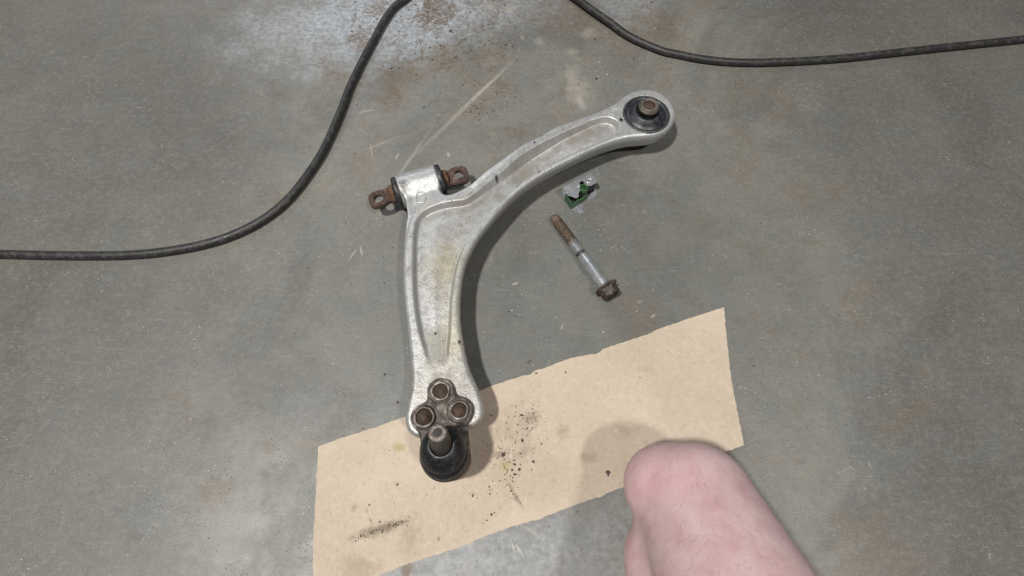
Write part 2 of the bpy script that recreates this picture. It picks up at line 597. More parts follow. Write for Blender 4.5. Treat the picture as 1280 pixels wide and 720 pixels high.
def mat_alu():
    m = M('cast_aluminium', 0.45, 0.5)
    n1 = m.noise(16, 5, 0.65, 0.4)
    n2 = m.noise(110, 5, 0.72)
    n3 = m.noise(700, 3, 0.7)
    c = m.ramp(n1, [(0.3, (0.435, 0.436, 0.432)), (0.55, (0.490, 0.491, 0.487)), (0.75, (0.540, 0.541, 0.537))])
    c = m.mix(m.step(n2, 0.46, 0.30, 0, 0.38), c, (0.33, 0.325, 0.305))
    c = m.mix(m.step(n2, 0.55, 0.75, 0, 0.3), c, (0.72, 0.72, 0.70))
    c = m.mix(m.step(n3, 0.47, 0.34, 0, 0.48), c, (0.22, 0.215, 0.20))
    n5 = m.noise(330, 4, 0.75, off=(1, 2, 3))
    c = m.mix(m.step(n5, 0.46, 0.34, 0, 0.42), c, (0.25, 0.24, 0.225))
    c = m.mix(m.step(n3, 0.57, 0.70, 0, 0.3), c, (0.78, 0.78, 0.77))
    # yellowish oil stains, brown dust where it gathered
    for (px, py, r, k) in ((561, 325, .020, .42), (567, 425, .022, .30), (548, 345, .02, .15), (563, 372, .018, .22), (555, 450, .03, .18),
                           (535, 262, .012, .15)):
        p = P(px, py, .04)
        c = m.mix(m.math('MULTIPLY', m.blob(p.x, p.y, r, r * 1.2, 0, 0.9, 60, 0.9), k), c, (0.50, 0.43, 0.22))
    for (a, b, w, k) in (((628, 232), (700, 180), .014, .46), ((560, 262), (625, 240), .012, .30), ((700, 180), (764, 158), .011, .62),
                         ((640, 230), (665, 212), .012, .4), ((620, 250), (630, 243), .008, .5), ((548, 275), (552, 400), .028, .24), ((552, 400), (556, 465), .024, .24), ((512, 528), (600, 505), .030, .40), ((560, 300), (600, 250), .02, .3)):
        pa, pb = P(*a, .035), P(*b, .035)
        c = m.mix(m.math('MULTIPLY', m.seg(pa, pb, w, 0.9, 0.8, 70), k), c, (0.30, 0.255, 0.195))
    p = P(556, 505, .044)
    gr = m.math('MULTIPLY', m.blob(p.x, p.y, .050, .046, 0, 0.7, 45, 0.9), m.step(m.noise(130, 5, 0.75, off=(5, 1, 2)), 0.38, 0.58, 0.35, 0.85))
    c = m.mix(gr, c, (0.215, 0.195, 0.165))
    g = m.math('MULTIPLY', m.step(m.noise(300, 4, 0.75, off=(4, 4, 4)), 0.60, 0.70), m.step(m.noise(24, 3, off=(2, 9, 1)), 0.44, 0.62))
    c = m.mix(m.math('MULTIPLY', g, 0.6), c, (0.20, 0.17, 0.125))
    pit = m.math('MULTIPLY', m.step(m.voro(230), 0.19, 0.10), m.step(m.noise(30, 2, off=(2, 2, 0)), 0.49, 0.60))
    c = m.mix(m.math('MULTIPLY', pit, 0.85), c, (0.05, 0.045, 0.04))
    # grime smear on the sleeve, dark nick on the rib
    p = P(503, 236, .04)
    c = m.mix(m.math('MULTIPLY', m.blob(p.x, p.y, .007, .011, .3, 0.9, 150, 0.9), 0.75), c, (0.06, 0.055, 0.045))
    for (px, py, r) in ((620.5, 220.5, .0018), (668, 177.5, .0014), (574, 427.5, .0016), (777, 149, .0022), (674, 214, .0014), (543, 414, .0014)):
        p = P(px, py, .044)
        c = m.mix(m.math('MULTIPLY', m.blob(p.x, p.y, r, r * 1.5, 0, 0.3, 300, 0.6), 0.9), c, (0.035, 0.03, 0.028))
    m.set('Base Color', c)
    m.set('Roughness', m.step(n2, 0.3, 0.7, 0.30, 0.50))
    m.bump(m.math('ADD', m.math('MULTIPLY', n2, 0.5), m.math('MULTIPLY', n5, 0.5)), 0.0008, 0.6)
    return m.m


def mat_rust(name, cols, scale=170, rough=0.8, metal=0.15, wear=0.0, bumpd=0.0009):
    m = M(name, rough, metal)
    n1 = m.noise(scale, 5, 0.7, 0.4)
    n2 = m.noise(scale * 4, 4, 0.7)
    c = m.ramp(n1, [(0.28, cols[0]), (0.5, cols[1]), (0.72, cols[2])])
    c = m.mix(m.step(n2, 0.45, 0.3, 0, 0.5), c, tuple(x * 0.4 for x in cols[0]))
    if wear:
        c = m.mix(m.step(m.noise(scale * 0.7, 4, 0.7, off=(3, 5, 1)), 0.56, 0.68, 0, wear), c, (0.38, 0.36, 0.33))
    m.set('Base Color', c)
    m.bump(m.math('ADD', n1, m.math('MULTIPLY', n2, 0.4)), bumpd, 0.7)
    return m.m


def mat_rubber(name='rubber', c0=(0.016, 0.017, 0.019), c1=(0.05, 0.05, 0.052), rough=0.42):
    m = M(name, rough)
    n = m.noise(140, 4, 0.7)
    c = m.mix(m.step(n, 0.45, 0.75), c0, c1)
    c = m.mix(m.step(m.noise(420, 3), 0.6, 0.72, 0, 0.4), c, (0.12, 0.105, 0.09))
    m.set('Base Color', c)
    m.set('Roughness', m.step(n, 0.3, 0.7, rough - 0.08, rough + 0.15))
    m.bump(n, 0.0005, 0.4)
    return m.m


def mat_steel():
    m = M('zinc_steel', 0.30, 0.7)
    n = m.noise(120, 5, 0.7)
    c = m.ramp(n, [(0.3, (0.40, 0.415, 0.435)), (0.55, (0.55, 0.565, 0.59)), (0.75, (0.66, 0.67, 0.69))])
    c = m.mix(m.step(m.noise(330, 3), 0.6, 0.7, 0, 0.5), c, (0.2, 0.16, 0.12))
    m.set('Base Color', c)
    m.bump(m.noise(500, 3), 0.0004, 0.3)
    return m.m


def mat_bolt(tip, axis, band):
    """zinc thread and shank, rust taking over towards the tip and under the head"""
    m = M('bolt_steel', 0.42, 0.8)
    d = m.t.nodes.new('ShaderNodeVectorMath')
    d.operation = 'DOT_PRODUCT'
    m.put(d.inputs[0], m.vadd(m.pos, tuple(-x for x in tip)))
    d.inputs[1].default_value = tuple(axis)
    s = m.math('ADD', d.outputs['Value'], m.math('MULTIPLY', m.math('SUBTRACT', m.noise(160, 3), 0.5), 0.018))
    steel = m.ramp(m.noise(150, 5, 0.7), [(0.3, (0.30, 0.315, 0.33)), (0.55, (0.46, 0.475, 0.49)), (0.75, (0.66, 0.67, 0.68))])
    rust = m.ramp(m.noise(300, 4, 0.7), [(0.3, (0.050, 0.038, 0.028)), (0.5, (0.115, 0.083, 0.056)), (0.7, (0.21, 0.160, 0.112))])
    f = m.step(s, 0.046, 0.038)
    g = m.step(m.noise(220, 4, 0.7, off=(2, 0, 5)), 0.62, 0.74, 0, 0.35)
    ff = m.math('MAXIMUM', f, g)
    dband = m.step(m.math('ABSOLUTE', m.math('SUBTRACT', d.outputs['Value'], band)), 0.0034, 0.0014, 0, 0.8)
    steel = m.mix(dband, steel, (0.045, 0.042, 0.040))
    m.set('Base Color', m.mix(ff, steel, rust))
    m.set('Metallic', m.math('SUBTRACT', 0.65, m.math('MULTIPLY', ff, 0.5)))
    m.set('Roughness', m.math('ADD', 0.36, m.math('MULTIPLY', ff, 0.35)))
    m.bump(m.noise(420, 3), 0.0004, 0.4)
    return m.m


def mat_simple(name, col, rough=0.6, metal=0.0, scale=200, var=0.35):
    m = M(name, rough, metal)
    n = m.noise(scale, 4, 0.65)
    m.set('Base Color', m.mix(n, tuple(x * (1 - var) for x in col), tuple(min(1, x * (1 + var)) for x in col)))
    m.bump(n, 0.0004, 0.4)
    return m.m


def mat_skin():
    m = M('skin', 0.5, 0.0, 0.4)
    n1 = m.noise(48, 5, 0.65)
    n2 = m.noise(190, 5, 0.75)
    c = m.ramp(n1, [(0.30, (0.49, 0.295, 0.305)), (0.5, (0.55, 0.385, 0.385)), (0.70, (0.60, 0.445, 0.44))])
    c = m.mix(m.step(n2, 0.55, 0.72, 0, 0.35), c, (0.55, 0.33, 0.32))
    c = m.mix(m.step(n2, 0.45, 0.3, 0, 0.25), c, (0.70, 0.56, 0.53))
    p = P(805, 590, .1)
    c = m.mix(m.math('MULTIPLY', m.blob(p.x, p.y, .04, .03, 0, .5, 40, .9), 0.3), c, (0.60, 0.33, 0.34))
    m.set('Base Color', c)
    m.set('Subsurface Weight', 0.12)
    m.b.inputs['Subsurface Radius'].default_value = (0.006, 0.002, 0.001)
    v = m.voro(420)
    m.bump(m.math('ADD', m.math('MULTIPLY', v, 0.3), n2), 0.0005, 0.35)
    return m.m


CONC, CARD, ALU = mat_concrete(), mat_card(), mat_alu()
RUST = mat_rust('orange_rust', ((0.045, 0.026, 0.016), (0.120, 0.060, 0.030), (0.25, 0.145, 0.070)), 200)
TABRUST = mat_rust('tab_rust', ((0.026, 0.018, 0.016), (0.066, 0.038, 0.028), (0.150, 0.094, 0.062)), 180, wear=0.25)
BORE = mat_rust('bore_rust', ((0.036, 0.023, 0.017), (0.075, 0.046, 0.031), (0.14, 0.092, 0.062)), 190)
BRACKET = mat_rust('bracket_rust', ((0.026, 0.021, 0.018), (0.075, 0.059, 0.049), (0.18, 0.155, 0.132)), 110, 0.55, 0.35, wear=0.6)
BOSS = mat_rust('boss_steel', ((0.034, 0.027, 0.023), (0.115, 0.094, 0.078), (0.34, 0.31, 0.28)), 85, 0.45, 0.45, wear=0.9)
HOUSE = mat_rust('housing_rust', ((0.040, 0.028, 0.022), (0.085, 0.052, 0.036), (0.14, 0.085, 0.055)), 120, 0.65, 0.2)
HEAD = mat_rust('head_rust', ((0.028, 0.021, 0.018), (0.066, 0.048, 0.037), (0.14, 0.110, 0.086)), 220, 0.6, 0.4, wear=0.35)
SLEEVE = mat_rust('sleeve_steel', ((0.07, 0.060, 0.048), (0.145, 0.13, 0.108), (0.27, 0.25, 0.22)), 200, 0.5, 0.5)
RUBBER = mat_rubber()
BOOT = mat_rubber('boot_rubber', (0.006, 0.007, 0.008), (0.022, 0.023, 0.026), 0.42)
BUSHR = mat_rubber('bushing_rubber', (0.016, 0.018, 0.022), (0.046, 0.050, 0.058), 0.38)
CABLE = mat_rubber('cable_sheath', (0.020, 0.019, 0.019), (0.060, 0.056, 0.053), 0.5)
STEEL = mat_steel()
GREEN = mat_simple('green_plating', (0.050, 0.125, 0.052), 0.38, 0.35, 260, 0.45)
DARKST = mat_simple('dark_steel', (0.03, 0.03, 0.032), 0.5, 0.3, 200)
GRIT = mat_simple('dark_grit', (0.060, 0.048, 0.040), 0.9, 0, 600, 0.6)
CHIP = mat_simple('pale_grit', (0.52, 0.49, 0.43), 0.8, 0, 600, 0.3)
BROWNG = mat_simple('brown_grit', (0.14, 0.10, 0.065), 0.9, 0, 600, 0.5)
DARKSTUD = mat_rust('stud_steel', ((0.030, 0.026, 0.024), (0.062, 0.054, 0.048), (0.12, 0.105, 0.092)), 170, 0.5, 0.4)
TIP = mat_rust('stud_tip_steel', ((0.09, 0.060, 0.045), (0.22, 0.18, 0.155), (0.42, 0.40, 0.375)), 230, 0.5, 0.35, wear=0.5)
RINGM = mat_simple('bushing_shell', (0.10, 0.098, 0.094), 0.5, 0.3, 200)
SHADEBLK = mat_simple('shade_black', (0.010, 0.010, 0.011), 0.55, 0.2, 200)  # near-black that paints the shade inside the clip
SKIN = mat_skin()

# ------------------------------------------------------------------ the floor
NG = 60
gx = np.linspace(-3, 3, NG)
gy = np.linspace(-2.5, 4.5, NG)
fv, ff = [], []
for y in gy:
    for x in gx:
        fv.append((x, y, 0.0))
for j in range(NG - 1):
    for i in range(NG - 1):
        a = j * NG + i
        ff.append((a, a + 1, a + NG + 1, a + NG))
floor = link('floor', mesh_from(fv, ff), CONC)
tag(floor, 'stained grey concrete workshop floor', None, None, 'structure')

# ------------------------------------------------------------------ cardboard strip
top_edge = [(398, 558), (418, 550.5), (439.7, 543.4), (457, 538), (474.7, 531.8), (505.8, 521), (540, 508.5), (570, 498), (599.7, 487.8), (635.8, 475),
            (650, 470.5), (663, 467.5), (666, 465.2), (670, 463), (684, 458.5), (698, 453), (713, 448), (728, 444.7), (745, 442), (750, 439.5),
            (754, 435.8), (785, 426), (815, 415.8), (817, 413.6), (819, 412.5), (841, 405), (866, 396.5), (905, 384)]
bot_edge = [(930, 556), (895, 569), (860, 580), (820, 595), (777.5, 609), (758, 616.7), (751.7, 620.8), (731.7, 626.7), (705, 636), (680, 645.8), (675, 650),
            (663, 651.7), (640, 658), (600, 672.5), (590, 678), (563, 688), (530, 698.5), (503, 707.5), (475, 719), (452, 728), (420, 741), (392, 752)]
CT = 0.0021
oc = [P2(*p, CT) for p in top_edge] + [P2(*p, CT) for p in [(909, 430), (915, 480), (923, 520)]] + [P2(*p, CT) for p in bot_edge] \
    + [P2(*p, CT) for p in [(391, 690), (394, 630)]]
# small fibre tears along the outline
dense = []
for i, p in enumerate(oc):
    q = oc[(i + 1) % len(oc)]
    L = math.hypot(q[0] - p[0], q[1] - p[1])
    k = max(1, int(L / 0.003))
    for s in range(k):
        t = s / k
        j = random.gauss(0, 0.00022)
        nx_, ny_ = -(q[1] - p[1]) / L, (q[0] - p[0]) / L
        dense.append((p[0] + (q[0] - p[0]) * t + nx_ * j, p[1] + (q[1] - p[1]) * t + ny_ * j))
card = link('cardboard_strip', slab(dense, 0.0004, CT), CARD, smooth=False)
tag(card, 'torn strip of pale brown cardboard lying flat under the ball joint end', 'cardboard')

# ------------------------------------------------------------------ control arm
ZT, ZB = 0.044, 0.016
arm_px = [(805.7, 114.2), (791, 116.6), (779, 123.4), (770, 130.5), (755, 138.5), (739.7, 145), (713.3, 153.8), (694, 161), (679, 170), (657.2, 180.7), (643.3, 189.7),
          (626.7, 202), (607.2, 216), (590, 228.5), (573.3, 237.5), (561, 242), (552, 240), (545, 232), (532, 222), (516, 222), (504, 230), (506, 240),
          (508, 250), (509.6, 261), (510.8, 270), (509, 279), (507.6, 293), (506, 318), (505.3, 345.6), (506.7, 367.8), (509.0, 390), (511, 408),
          (513.6, 432.8), (515.7, 457.8), (515.9, 478), (512.2, 499), (508.8, 516), (508.8, 530), (514, 540.5), (526, 546), (548, 546), (572, 540), (588, 533), (597, 528),
          (602.5, 519.7), (603.6, 509), (599.7, 493.3), (593, 478), (586.5, 463), (582, 449), (578.2, 428.6), (575, 407.8), (573.8, 387), (575.4, 359.4),
          (578.9, 338.6), (585.8, 318.5), (597, 297.5), (612.2, 277.8), (628.9, 258.3), (642.8, 244.4), (661, 230), (679, 218.5), (698.9, 207.8), (717, 199),
          (735.6, 190), (752, 183), (769, 177), (786, 173), (804, 171.5), (820, 169.5), (832.5, 163.5), (840.5, 154), (843, 143.5), (839, 131.5), (830, 121.8), (818, 115.5)]
pocket_px = [(749, 147), (766, 147.5), (774, 156), (769.5, 165), (755, 174.5), (735.6, 182.5), (714.7, 191.5), (698.9, 199), (676.7, 211.5), (657.2, 223.5),
             (635.8, 243), (617.8, 260), (598.3, 281), (587.2, 296.5), (579, 310), (572, 329), (567.8, 348.3), (565, 367.8), (563.6, 387), (562.6, 414),
             (561, 435.6), (561, 455), (555, 466), (543, 466), (535.5, 455), (528.9, 432), (523.3, 410.6), (519.4, 387), (516.8, 359.4), (516.4, 331.7), (516.8, 300),
             (518.5, 283), (522.5, 271), (533, 261.5), (549.7, 254.5), (565, 251.5), (581, 249), (593.5, 241), (609.4, 228.5), (629.4, 212), (650.3, 194.5),
             (671, 181.5), (699, 167.5), (722, 157.5)]
outl = catmull([P2(*p, ZT - 0.004) for p in arm_px], True, 5)
pock = catmull([P2(*p, ZT) for p in pocket_px], True, 5)
H = 0.00115
(axx, axy, axz), (X, Y, Z) = grid3((-0.185, 0.025, 0.000), (0.205, 0.475, 0.052), H)
X2, Y2 = X[:, :, 0], Y[:, :, 0]
dO = poly_sdf(X2, Y2, outl)
dP = poly_sdf(X2, Y2, pock)
# pocket fades out towards the ball joint end
yA, yB = P(545, 460, ZT).y, P(545, 405, ZT).y
wp = sstep(yA, yB, Y2)
# step outside the rib near the rear sleeve
cx, cy = P2(556, 246, .04)
wing = np.exp(-(((X2 - cx) / 0.055) ** 2 + ((Y2 - cy) / 0.035) ** 2)) * sstep(0.0052, 0.0076, dP)
# the wall of the pocket is steep along the near legs, a long ramp along the far upper side
ra_ = np.exp(-(((X2 - P(665, 180, .04).x) / 0.075) ** 2 + ((Y2 - P(640, 205, .04).y) / 0.045) ** 2))
slope = 0.0032 + 0.0030 * ra_
dP = dP - 0.0007
Ht = ZT - (0.0074 + 0.0066 * ra_) * wp * sstep(0.0, slope, -dP) - 0.0075 * np.clip(wing * 1.5, 0, 1)
# rounded rib on both sides of the pocket
Ht += -0.0016 * wp * sstep(0.0022, -0.0035, dP) * 0.5
# slight crown in the pocket floor
Ht += 0.0012 * wp * sstep(0.010, 0.024, -dP)
ezx, ezy = P2(808.3, 142.2, ZT)
de = np.sqrt((X2 - ezx) ** 2 + (Y2 - ezy) ** 2)
zb2 = ZB + 0.002 * sstep(.05, .02, de)
zc = (ZT + zb2) / 2
hz = (ZT - zb2) / 2
r = 0.0040
dOz = dO[:, :, None] + 0.0062 * np.maximum(0, (0.0365 - Z) / 0.0205) ** 1.3 + 0.001 * np.maximum(0, (Z - 0.0365) / 0.0075) ** 2 - 0.0012
q1 = dOz + r
q2 = np.abs(Z - zc[:, :, None]) - hz[:, :, None] + r
body = np.minimum(np.maximum(q1, q2), 0) + np.sqrt(np.maximum(q1, 0) ** 2 + np.maximum(q2, 0) ** 2) - r
body = smax(body, (Z - Ht[:, :, None]) * 0.85, 0.0009)
# rear sleeve
SR, SZ = 0.0192, 0.0248
s0, s1 = P(497.5, 229, SZ + 0.012), P(544, 215.5, SZ + 0.012)
sax = Vector((s1.x - s0.x, s1.y - s0.y, 0)).normalized()
smid = Vector(((s0.x + s1.x) / 2, (s0.y + s1.y) / 2, SZ)) + Vector((0.001, -0.0035, 0))
SL = 0.0225
u = (X - smid.x) * sax.x + (Y - smid.y) * sax.y
w = -(X - smid.x) * sax.y + (Y - smid.y) * sax.x
rad = np.sqrt(w * w + (Z - smid.z) ** 2)
qq1, qq2 = rad - SR + 0.001, np.abs(u) - SL + 0.001
cyl = np.minimum(np.maximum(qq1, qq2), 0) + np.sqrt(np.maximum(qq1, 0) ** 2 + np.maximum(qq2, 0) ** 2) - 0.001
# webs joining neck and sleeve stop at the sleeve's end faces
near = (w > -0.030)
body = np.where(near & (np.abs(u) < 0.06) & (w > -0.012), np.maximum(body, np.abs(u) - SL + 0.0005), body)
arm_f = smin(body, cyl, 0.005)
# eye bore, witness hole, seat of the ball joint plate stays flat
EB = 0.0274
arm_f = np.maximum(arm_f, -np.maximum((de - EB)[:, :, None], (ZT - 0.016) - Z))
hx, hy = P2(777, 149, ZT)
dh = np.sqrt((X2 - hx) ** 2 + (Y2 - hy) ** 2)
arm_f = np.maximum(arm_f, -np.maximum((dh - 0.0021)[:, :, None], 0.034 - Z))
arm_me = surface_nets(arm_f, (axx[0], axy[0], axz[0]), H)

base_pt = P(540, 350, 0)
arm = thing('control_arm', (base_pt.x, base_pt.y, 0), 'curved weathered aluminium suspension control arm lying on the concrete floor', 'control arm')
bpy.context.view_layer.update()


def part(name, me, mat, parent, smooth=True, label=None):
    o = link(name, me, mat, None, smooth)
    adopt(o, parent)
    if label:
        o['label'] = label
    return o


arm_body = part('arm_body', arm_me, ALU, arm)
bvh = BVHTree.FromObject(arm_body, bpy.context.evaluated_depsgraph_get())
off_arm = arm.location.copy()


def surf_z(x, y):
    hit = bvh.ray_cast(Vector((x, y, 1)), Vector((0, 0, -1)))
    if hit[0] is None:
        hit = bvh.ray_cast(Vector((x, y, 1)) - off_arm, Vector((0, 0, -1)))
    return hit[0].z if hit[0] else ZT


# cast marks: an oval ring by the sleeve, a small round stamp by the eye
def mark(px, py, rx, ry, rot, rad):
    c = P(px, py, 0.042)
    pts = []
    for k in range(28):
        a = 2 * math.pi * k / 28
        ex = math.copysign(abs(math.cos(a)) ** 0.75, math.cos(a)) * rx
        ey = math.copysign(abs(math.sin(a)) ** 0.75, math.sin(a)) * ry
        x, y = c.x + ex * math.cos(rot) - ey * math.sin(rot), c.y + ex * math.sin(rot) + ey * math.cos(rot)
        pts.append((x, y, surf_z(x, y) + rad * 0.15))
    return ring_tube(pts, rad)


part('cast_mark', mark(525, 243.5, 0.0052, 0.0066, 0.15, 0.00085), ALU, arm)
part('cast_mark', mark(767.5, 141.5, 0.0050, 0.0050, 0, 0.0007), ALU, arm)

# --- eye bushing (vertical axis)
eb = (ezx, ezy, -0.0008)
bush = part('eye_bushing', lathe([(0.020, 0.030), (0.0262, 0.034), (0.0262, 0.0436), (0.0256, 0.0446), (0.0246, 0.0440), (0.0236, 0.0428),
                                  (0.0222, 0.0432), (0.0190, 0.0462), (0.0160, 0.0492), (0.0142, 0.0506), (0.0130, 0.0500), (0.0118, 0.0478), (0.0104, 0.0470)],
                                 eb, n=64, wob=0.004), BUSHR, arm)
part('bushing_ring', lathe([(0.0262, 0.036), (0.0273, 0.036), (0.0273, 0.0444), (0.0270, 0.0455), (0.0264, 0.0456), (0.0260, 0.0448), (0.0259, 0.043)], eb, n=64,
                           closed_ends=False), RINGM, bush)
part('inner_sleeve', lathe([(0.0098, 0.002), (0.0098, 0.0535), (0.0112, 0.0540), (0.0118, 0.0550), (0.0118, 0.0566), (0.0112, 0.0574), (0.0106, 0.0578), (0.0104, 0.0592), (0.0098, 0.0600), (0.0086, 0.0602),
                            (0.0070, 0.0598), (0.0064, 0.0590), (0.0064, 0.046)], eb, n=48, wob=0.003), SLEEVE, bush)
part('sleeve_bore', lathe([(0.0063, 0.0582), (0.0059, 0.056), (0.0059, 0.048), (0.002, 0.0475)], eb, n=32), BORE, bush)

# --- rear bushing: rubber at both ends of the sleeve, rusty mounting tabs
sgn_tabs = []
for sgn in (-1, 1):
    c = smid + sax * (sgn * SL)
    rub = part('bushing_rubber', lathe([(0.0165, -0.003), (0.0178, 0.0), (0.0183, 0.0018), (0.0182, 0.0038), (0.0174, 0.0052), (0.0150, 0.0058), (0.0135, 0.0052),
                                        (0.0115, 0.0062), (0.010, 0.0068)], c, sax * sgn, 48, wob=0.006), RUBBER, arm)
    # tab: round eye with a square shouldered neck, hole through
    tl = 0.0305 if sgn < 0 else 0.0300
    ey = 0.0195
    pts = []
    n = 26
    for k in range(n + 1):
        a = -2.15 + 4.3 * k / n
        rr = 0.0112 / (abs(math.cos(a)) ** 3.2 + abs(math.sin(a)) ** 3.2) ** (1 / 3.2)
        pts.append((ey + rr * math.cos(a), rr * math.sin(a)))
    outline = [(-0.001, -0.0112), (0.004, -0.0112), (0.0080, -0.0098)] + pts + [(0.0085, 0.0084), (0.0045, 0.0112), (-0.001, 0.0112)]
    hole = [(ey + 0.0054 * math.cos(2 * math.pi * k / 20), 0.0054 * math.sin(2 * math.pi * k / 20)) for k in range(20)]
    me = slab(outline, -0.0032, 0.0032, [hole])
    bm = bmesh.new()
    bm.from_mesh(me)
    es = [e for e in bm.edges if len(e.link_faces) == 2 and e.calc_face_angle(0) > R(50)]
    bmesh.ops.bevel(bm, geom=es, offset=0.0011, segments=2, affect='EDGES')
    tilt = Matrix.Rotation(R(8 if sgn > 0 else 4), 4, 'X')
    rotz = Matrix.Rotation(math.atan2(sax.y * sgn, sax.x * sgn), 4, 'Z')
    drop = Matrix.Rotation(R(4), 4, 'Y')
    org = smid + sax * (sgn * (SL + 0.005))
    bm.transform(Matrix.Translation(Vector((org.x, org.y, SZ - 0.0005))) @ rotz @ drop @ tilt)
    me2 = bm_mesh(bm)
    sharp(me2, 40)
    tab = part('mounting_tab', me2, TABRUST, arm)
    # crushed collar where the tab leaves the rubber
    part('tab_collar', lathe([(0.0075, 0.0), (0.0100, 0.001), (0.0100, 0.0045), (0.0085, 0.0068), (0.0070, 0.0072)], smid + sax * (sgn * (SL + 0.0045)), sax * sgn, 24, wob=0.04), RUST, tab)

# --- ball joint: rusty plate with three bosses, housing, rubber boot and leaning stud
PZ0, PZ1 = ZT - 0.002, ZT + 0.0055
bosses = [P(550.4, 488.8, PZ1), P(529.8, 521.3, PZ1), P(574.0, 512.8, PZ1)]
bc = P(556.6, 570.0, PZ1)
h2 = 0.0008
(ax_, ay_, az_), (X, Y, Z) = grid3((-0.105, -0.005, PZ0 - 0.003), (-0.025, 0.125, PZ1 + 0.004), h2)
f = np.full(X.shape, 1.0, np.float32)
for b in bosses:
    f = smin(f, np.sqrt((X - b.x) ** 2 + (Y - b.y) ** 2) - 0.0122, 0.010)
f = smin(f, np.sqrt((X - bc.x) ** 2 + (Y - bc.y) ** 2) - 0.0190, 0.010)
mid = [(bosses[1].x, bosses[1].y), (bosses[2].x, bosses[2].y), (bc.x + 0.0145, bc.y + 0.006), (bc.x - 0.0145, bc.y + 0.004)]
f = smin(f, poly_sdf(X[:, :, 0], Y[:, :, 0], mid)[:, :, None] - 0.006 + 0 * Z, 0.006)
rr_ = 0.0018
zc_, hz_ = (PZ0 + PZ1) / 2, (PZ1 - PZ0) / 2
wavy = 0.0004 * np.sin(X * 520) * np.cos(Y * 470)
q1, q2 = f + rr_, np.abs(Z - zc_ + wavy) - hz_ + rr_
plate = np.minimum(np.maximum(q1, q2), 0) + np.sqrt(np.maximum(q1, 0) ** 2 + np.maximum(q2, 0) ** 2) - rr_
for b in bosses:
    db = np.sqrt((X - b.x) ** 2 + (Y - b.y) ** 2)
    # sunken ring between boss and plate edge
    plate = smax(plate, -np.maximum(np.abs(db - 0.0098) - 0.0008, PZ1 - 0.0012 - Z), 0.0008)
    plate = np.maximum(plate, -np.maximum(db - 0.0078, PZ1 - 0.0055 - Z))
bj = part('ball_joint', surface_nets(plate, (ax_[0], ay_[0], az_[0]), h2), BRACKET, arm)
for b, kb in zip(bosses, (1.0, 1.07, 0.98)):
    o3 = (b.x + 0.0003 * (kb - 1) * 10, b.y, 0)
    part('boss_ring', lathe([(0.0092 * kb, PZ1 - 0.003), (0.0092 * kb, PZ1 + 0.0004), (0.0086 * kb, PZ1 + 0.0013), (0.0074 * kb, PZ1 + 0.0014), (0.0066 * kb, PZ1 + 0.0008), (0.0064 * kb, PZ1 - 0.001),
                             (0.0064 * kb, PZ1 - 0.006)], o3, n=36, wob=0.02, closed_ends=False), BOSS, bj)
    part('bolt_bore', lathe([(0.0063 * kb, PZ1 - 0.0004), (0.0058 * kb, PZ1 - 0.0016), (0.0056 * kb, PZ1 - 0.004), (0.0050 * kb, PZ1 - 0.0048), (0.0015 * kb, PZ1 - 0.0052)], o3, n=28, wob=0.02), BORE, bj)
part('ball_housing', lathe([(0.012, CT + 0.0003), (0.0175, 0.003), (0.0190, 0.006), (0.0196, 0.020), (0.0199, 0.038), (0.0208, 0.041), (0.0212, PZ1 - 0.001), (0.0204, PZ1 + 0.0008), (0.015, PZ1 + 0.001)],
                           (bc.x, bc.y, 0), n=56), HOUSE, bj)
ST = 0.096
st_top = P(547.0, 540.6, ST)
lx, ly = (st_top.x - bc.x) / (ST - PZ1), (st_top.y - bc.y) / (ST - PZ1)


def lean_boot(h):
    t = max(0.0, h - PZ1 - 0.003)
    return (lx * t, ly * t)


part('dust_boot', lathe([(0.0192, PZ1 - 0.0005), (0.0206, PZ1 + 0.0005), (0.0209, PZ1 + 0.0020), (0.0200, PZ1 + 0.0032), (0.0207, PZ1 + 0.0050), (0.0209, PZ1 + 0.0080), (0.0201, PZ1 + 0.0108), (0.0188, PZ1 + 0.0120), (0.0190, PZ1 + 0.0136), (0.0196, PZ1 + 0.0152),
                         (0.0186, PZ1 + 0.0180), (0.0166, PZ1 + 0.0215), (0.0146, PZ1 + 0.0240), (0.0128, PZ1 + 0.0256), (0.0112, PZ1 + 0.0266),
                         (0.0100, PZ1 + 0.0270), (0.0092, PZ1 + 0.0266), (0.0086, PZ1 + 0.0240)], (bc.x, bc.y, 0), n=64, lean=lean_boot, wob=0.004), BOOT, bj)
saxis = Vector((lx, ly, 1)).normalized()
sl = (ST - PZ1) / saxis.z
part('ball_stud', lathe([(0.0088, 0.004), (0.0088, 0.014), (0.0086, sl - 0.016), (0.0081, sl - 0.013), (0.0080, sl - 0.0012), (0.0077, sl - 0.0003), (0.0072, sl)],
                        bc, saxis, 40, wob=0.004), DARKSTUD, bj)
part('stud_tip', lathe([(0.0072, sl - 0.0006), (0.0070, sl + 0.0002), (0.0045, sl + 0.0002), (0.0038, sl - 0.0001), (0.0020, sl - 0.0004), (0.0008, sl - 0.0004)], bc, saxis, 32, wob=0.01), TIP, bj)

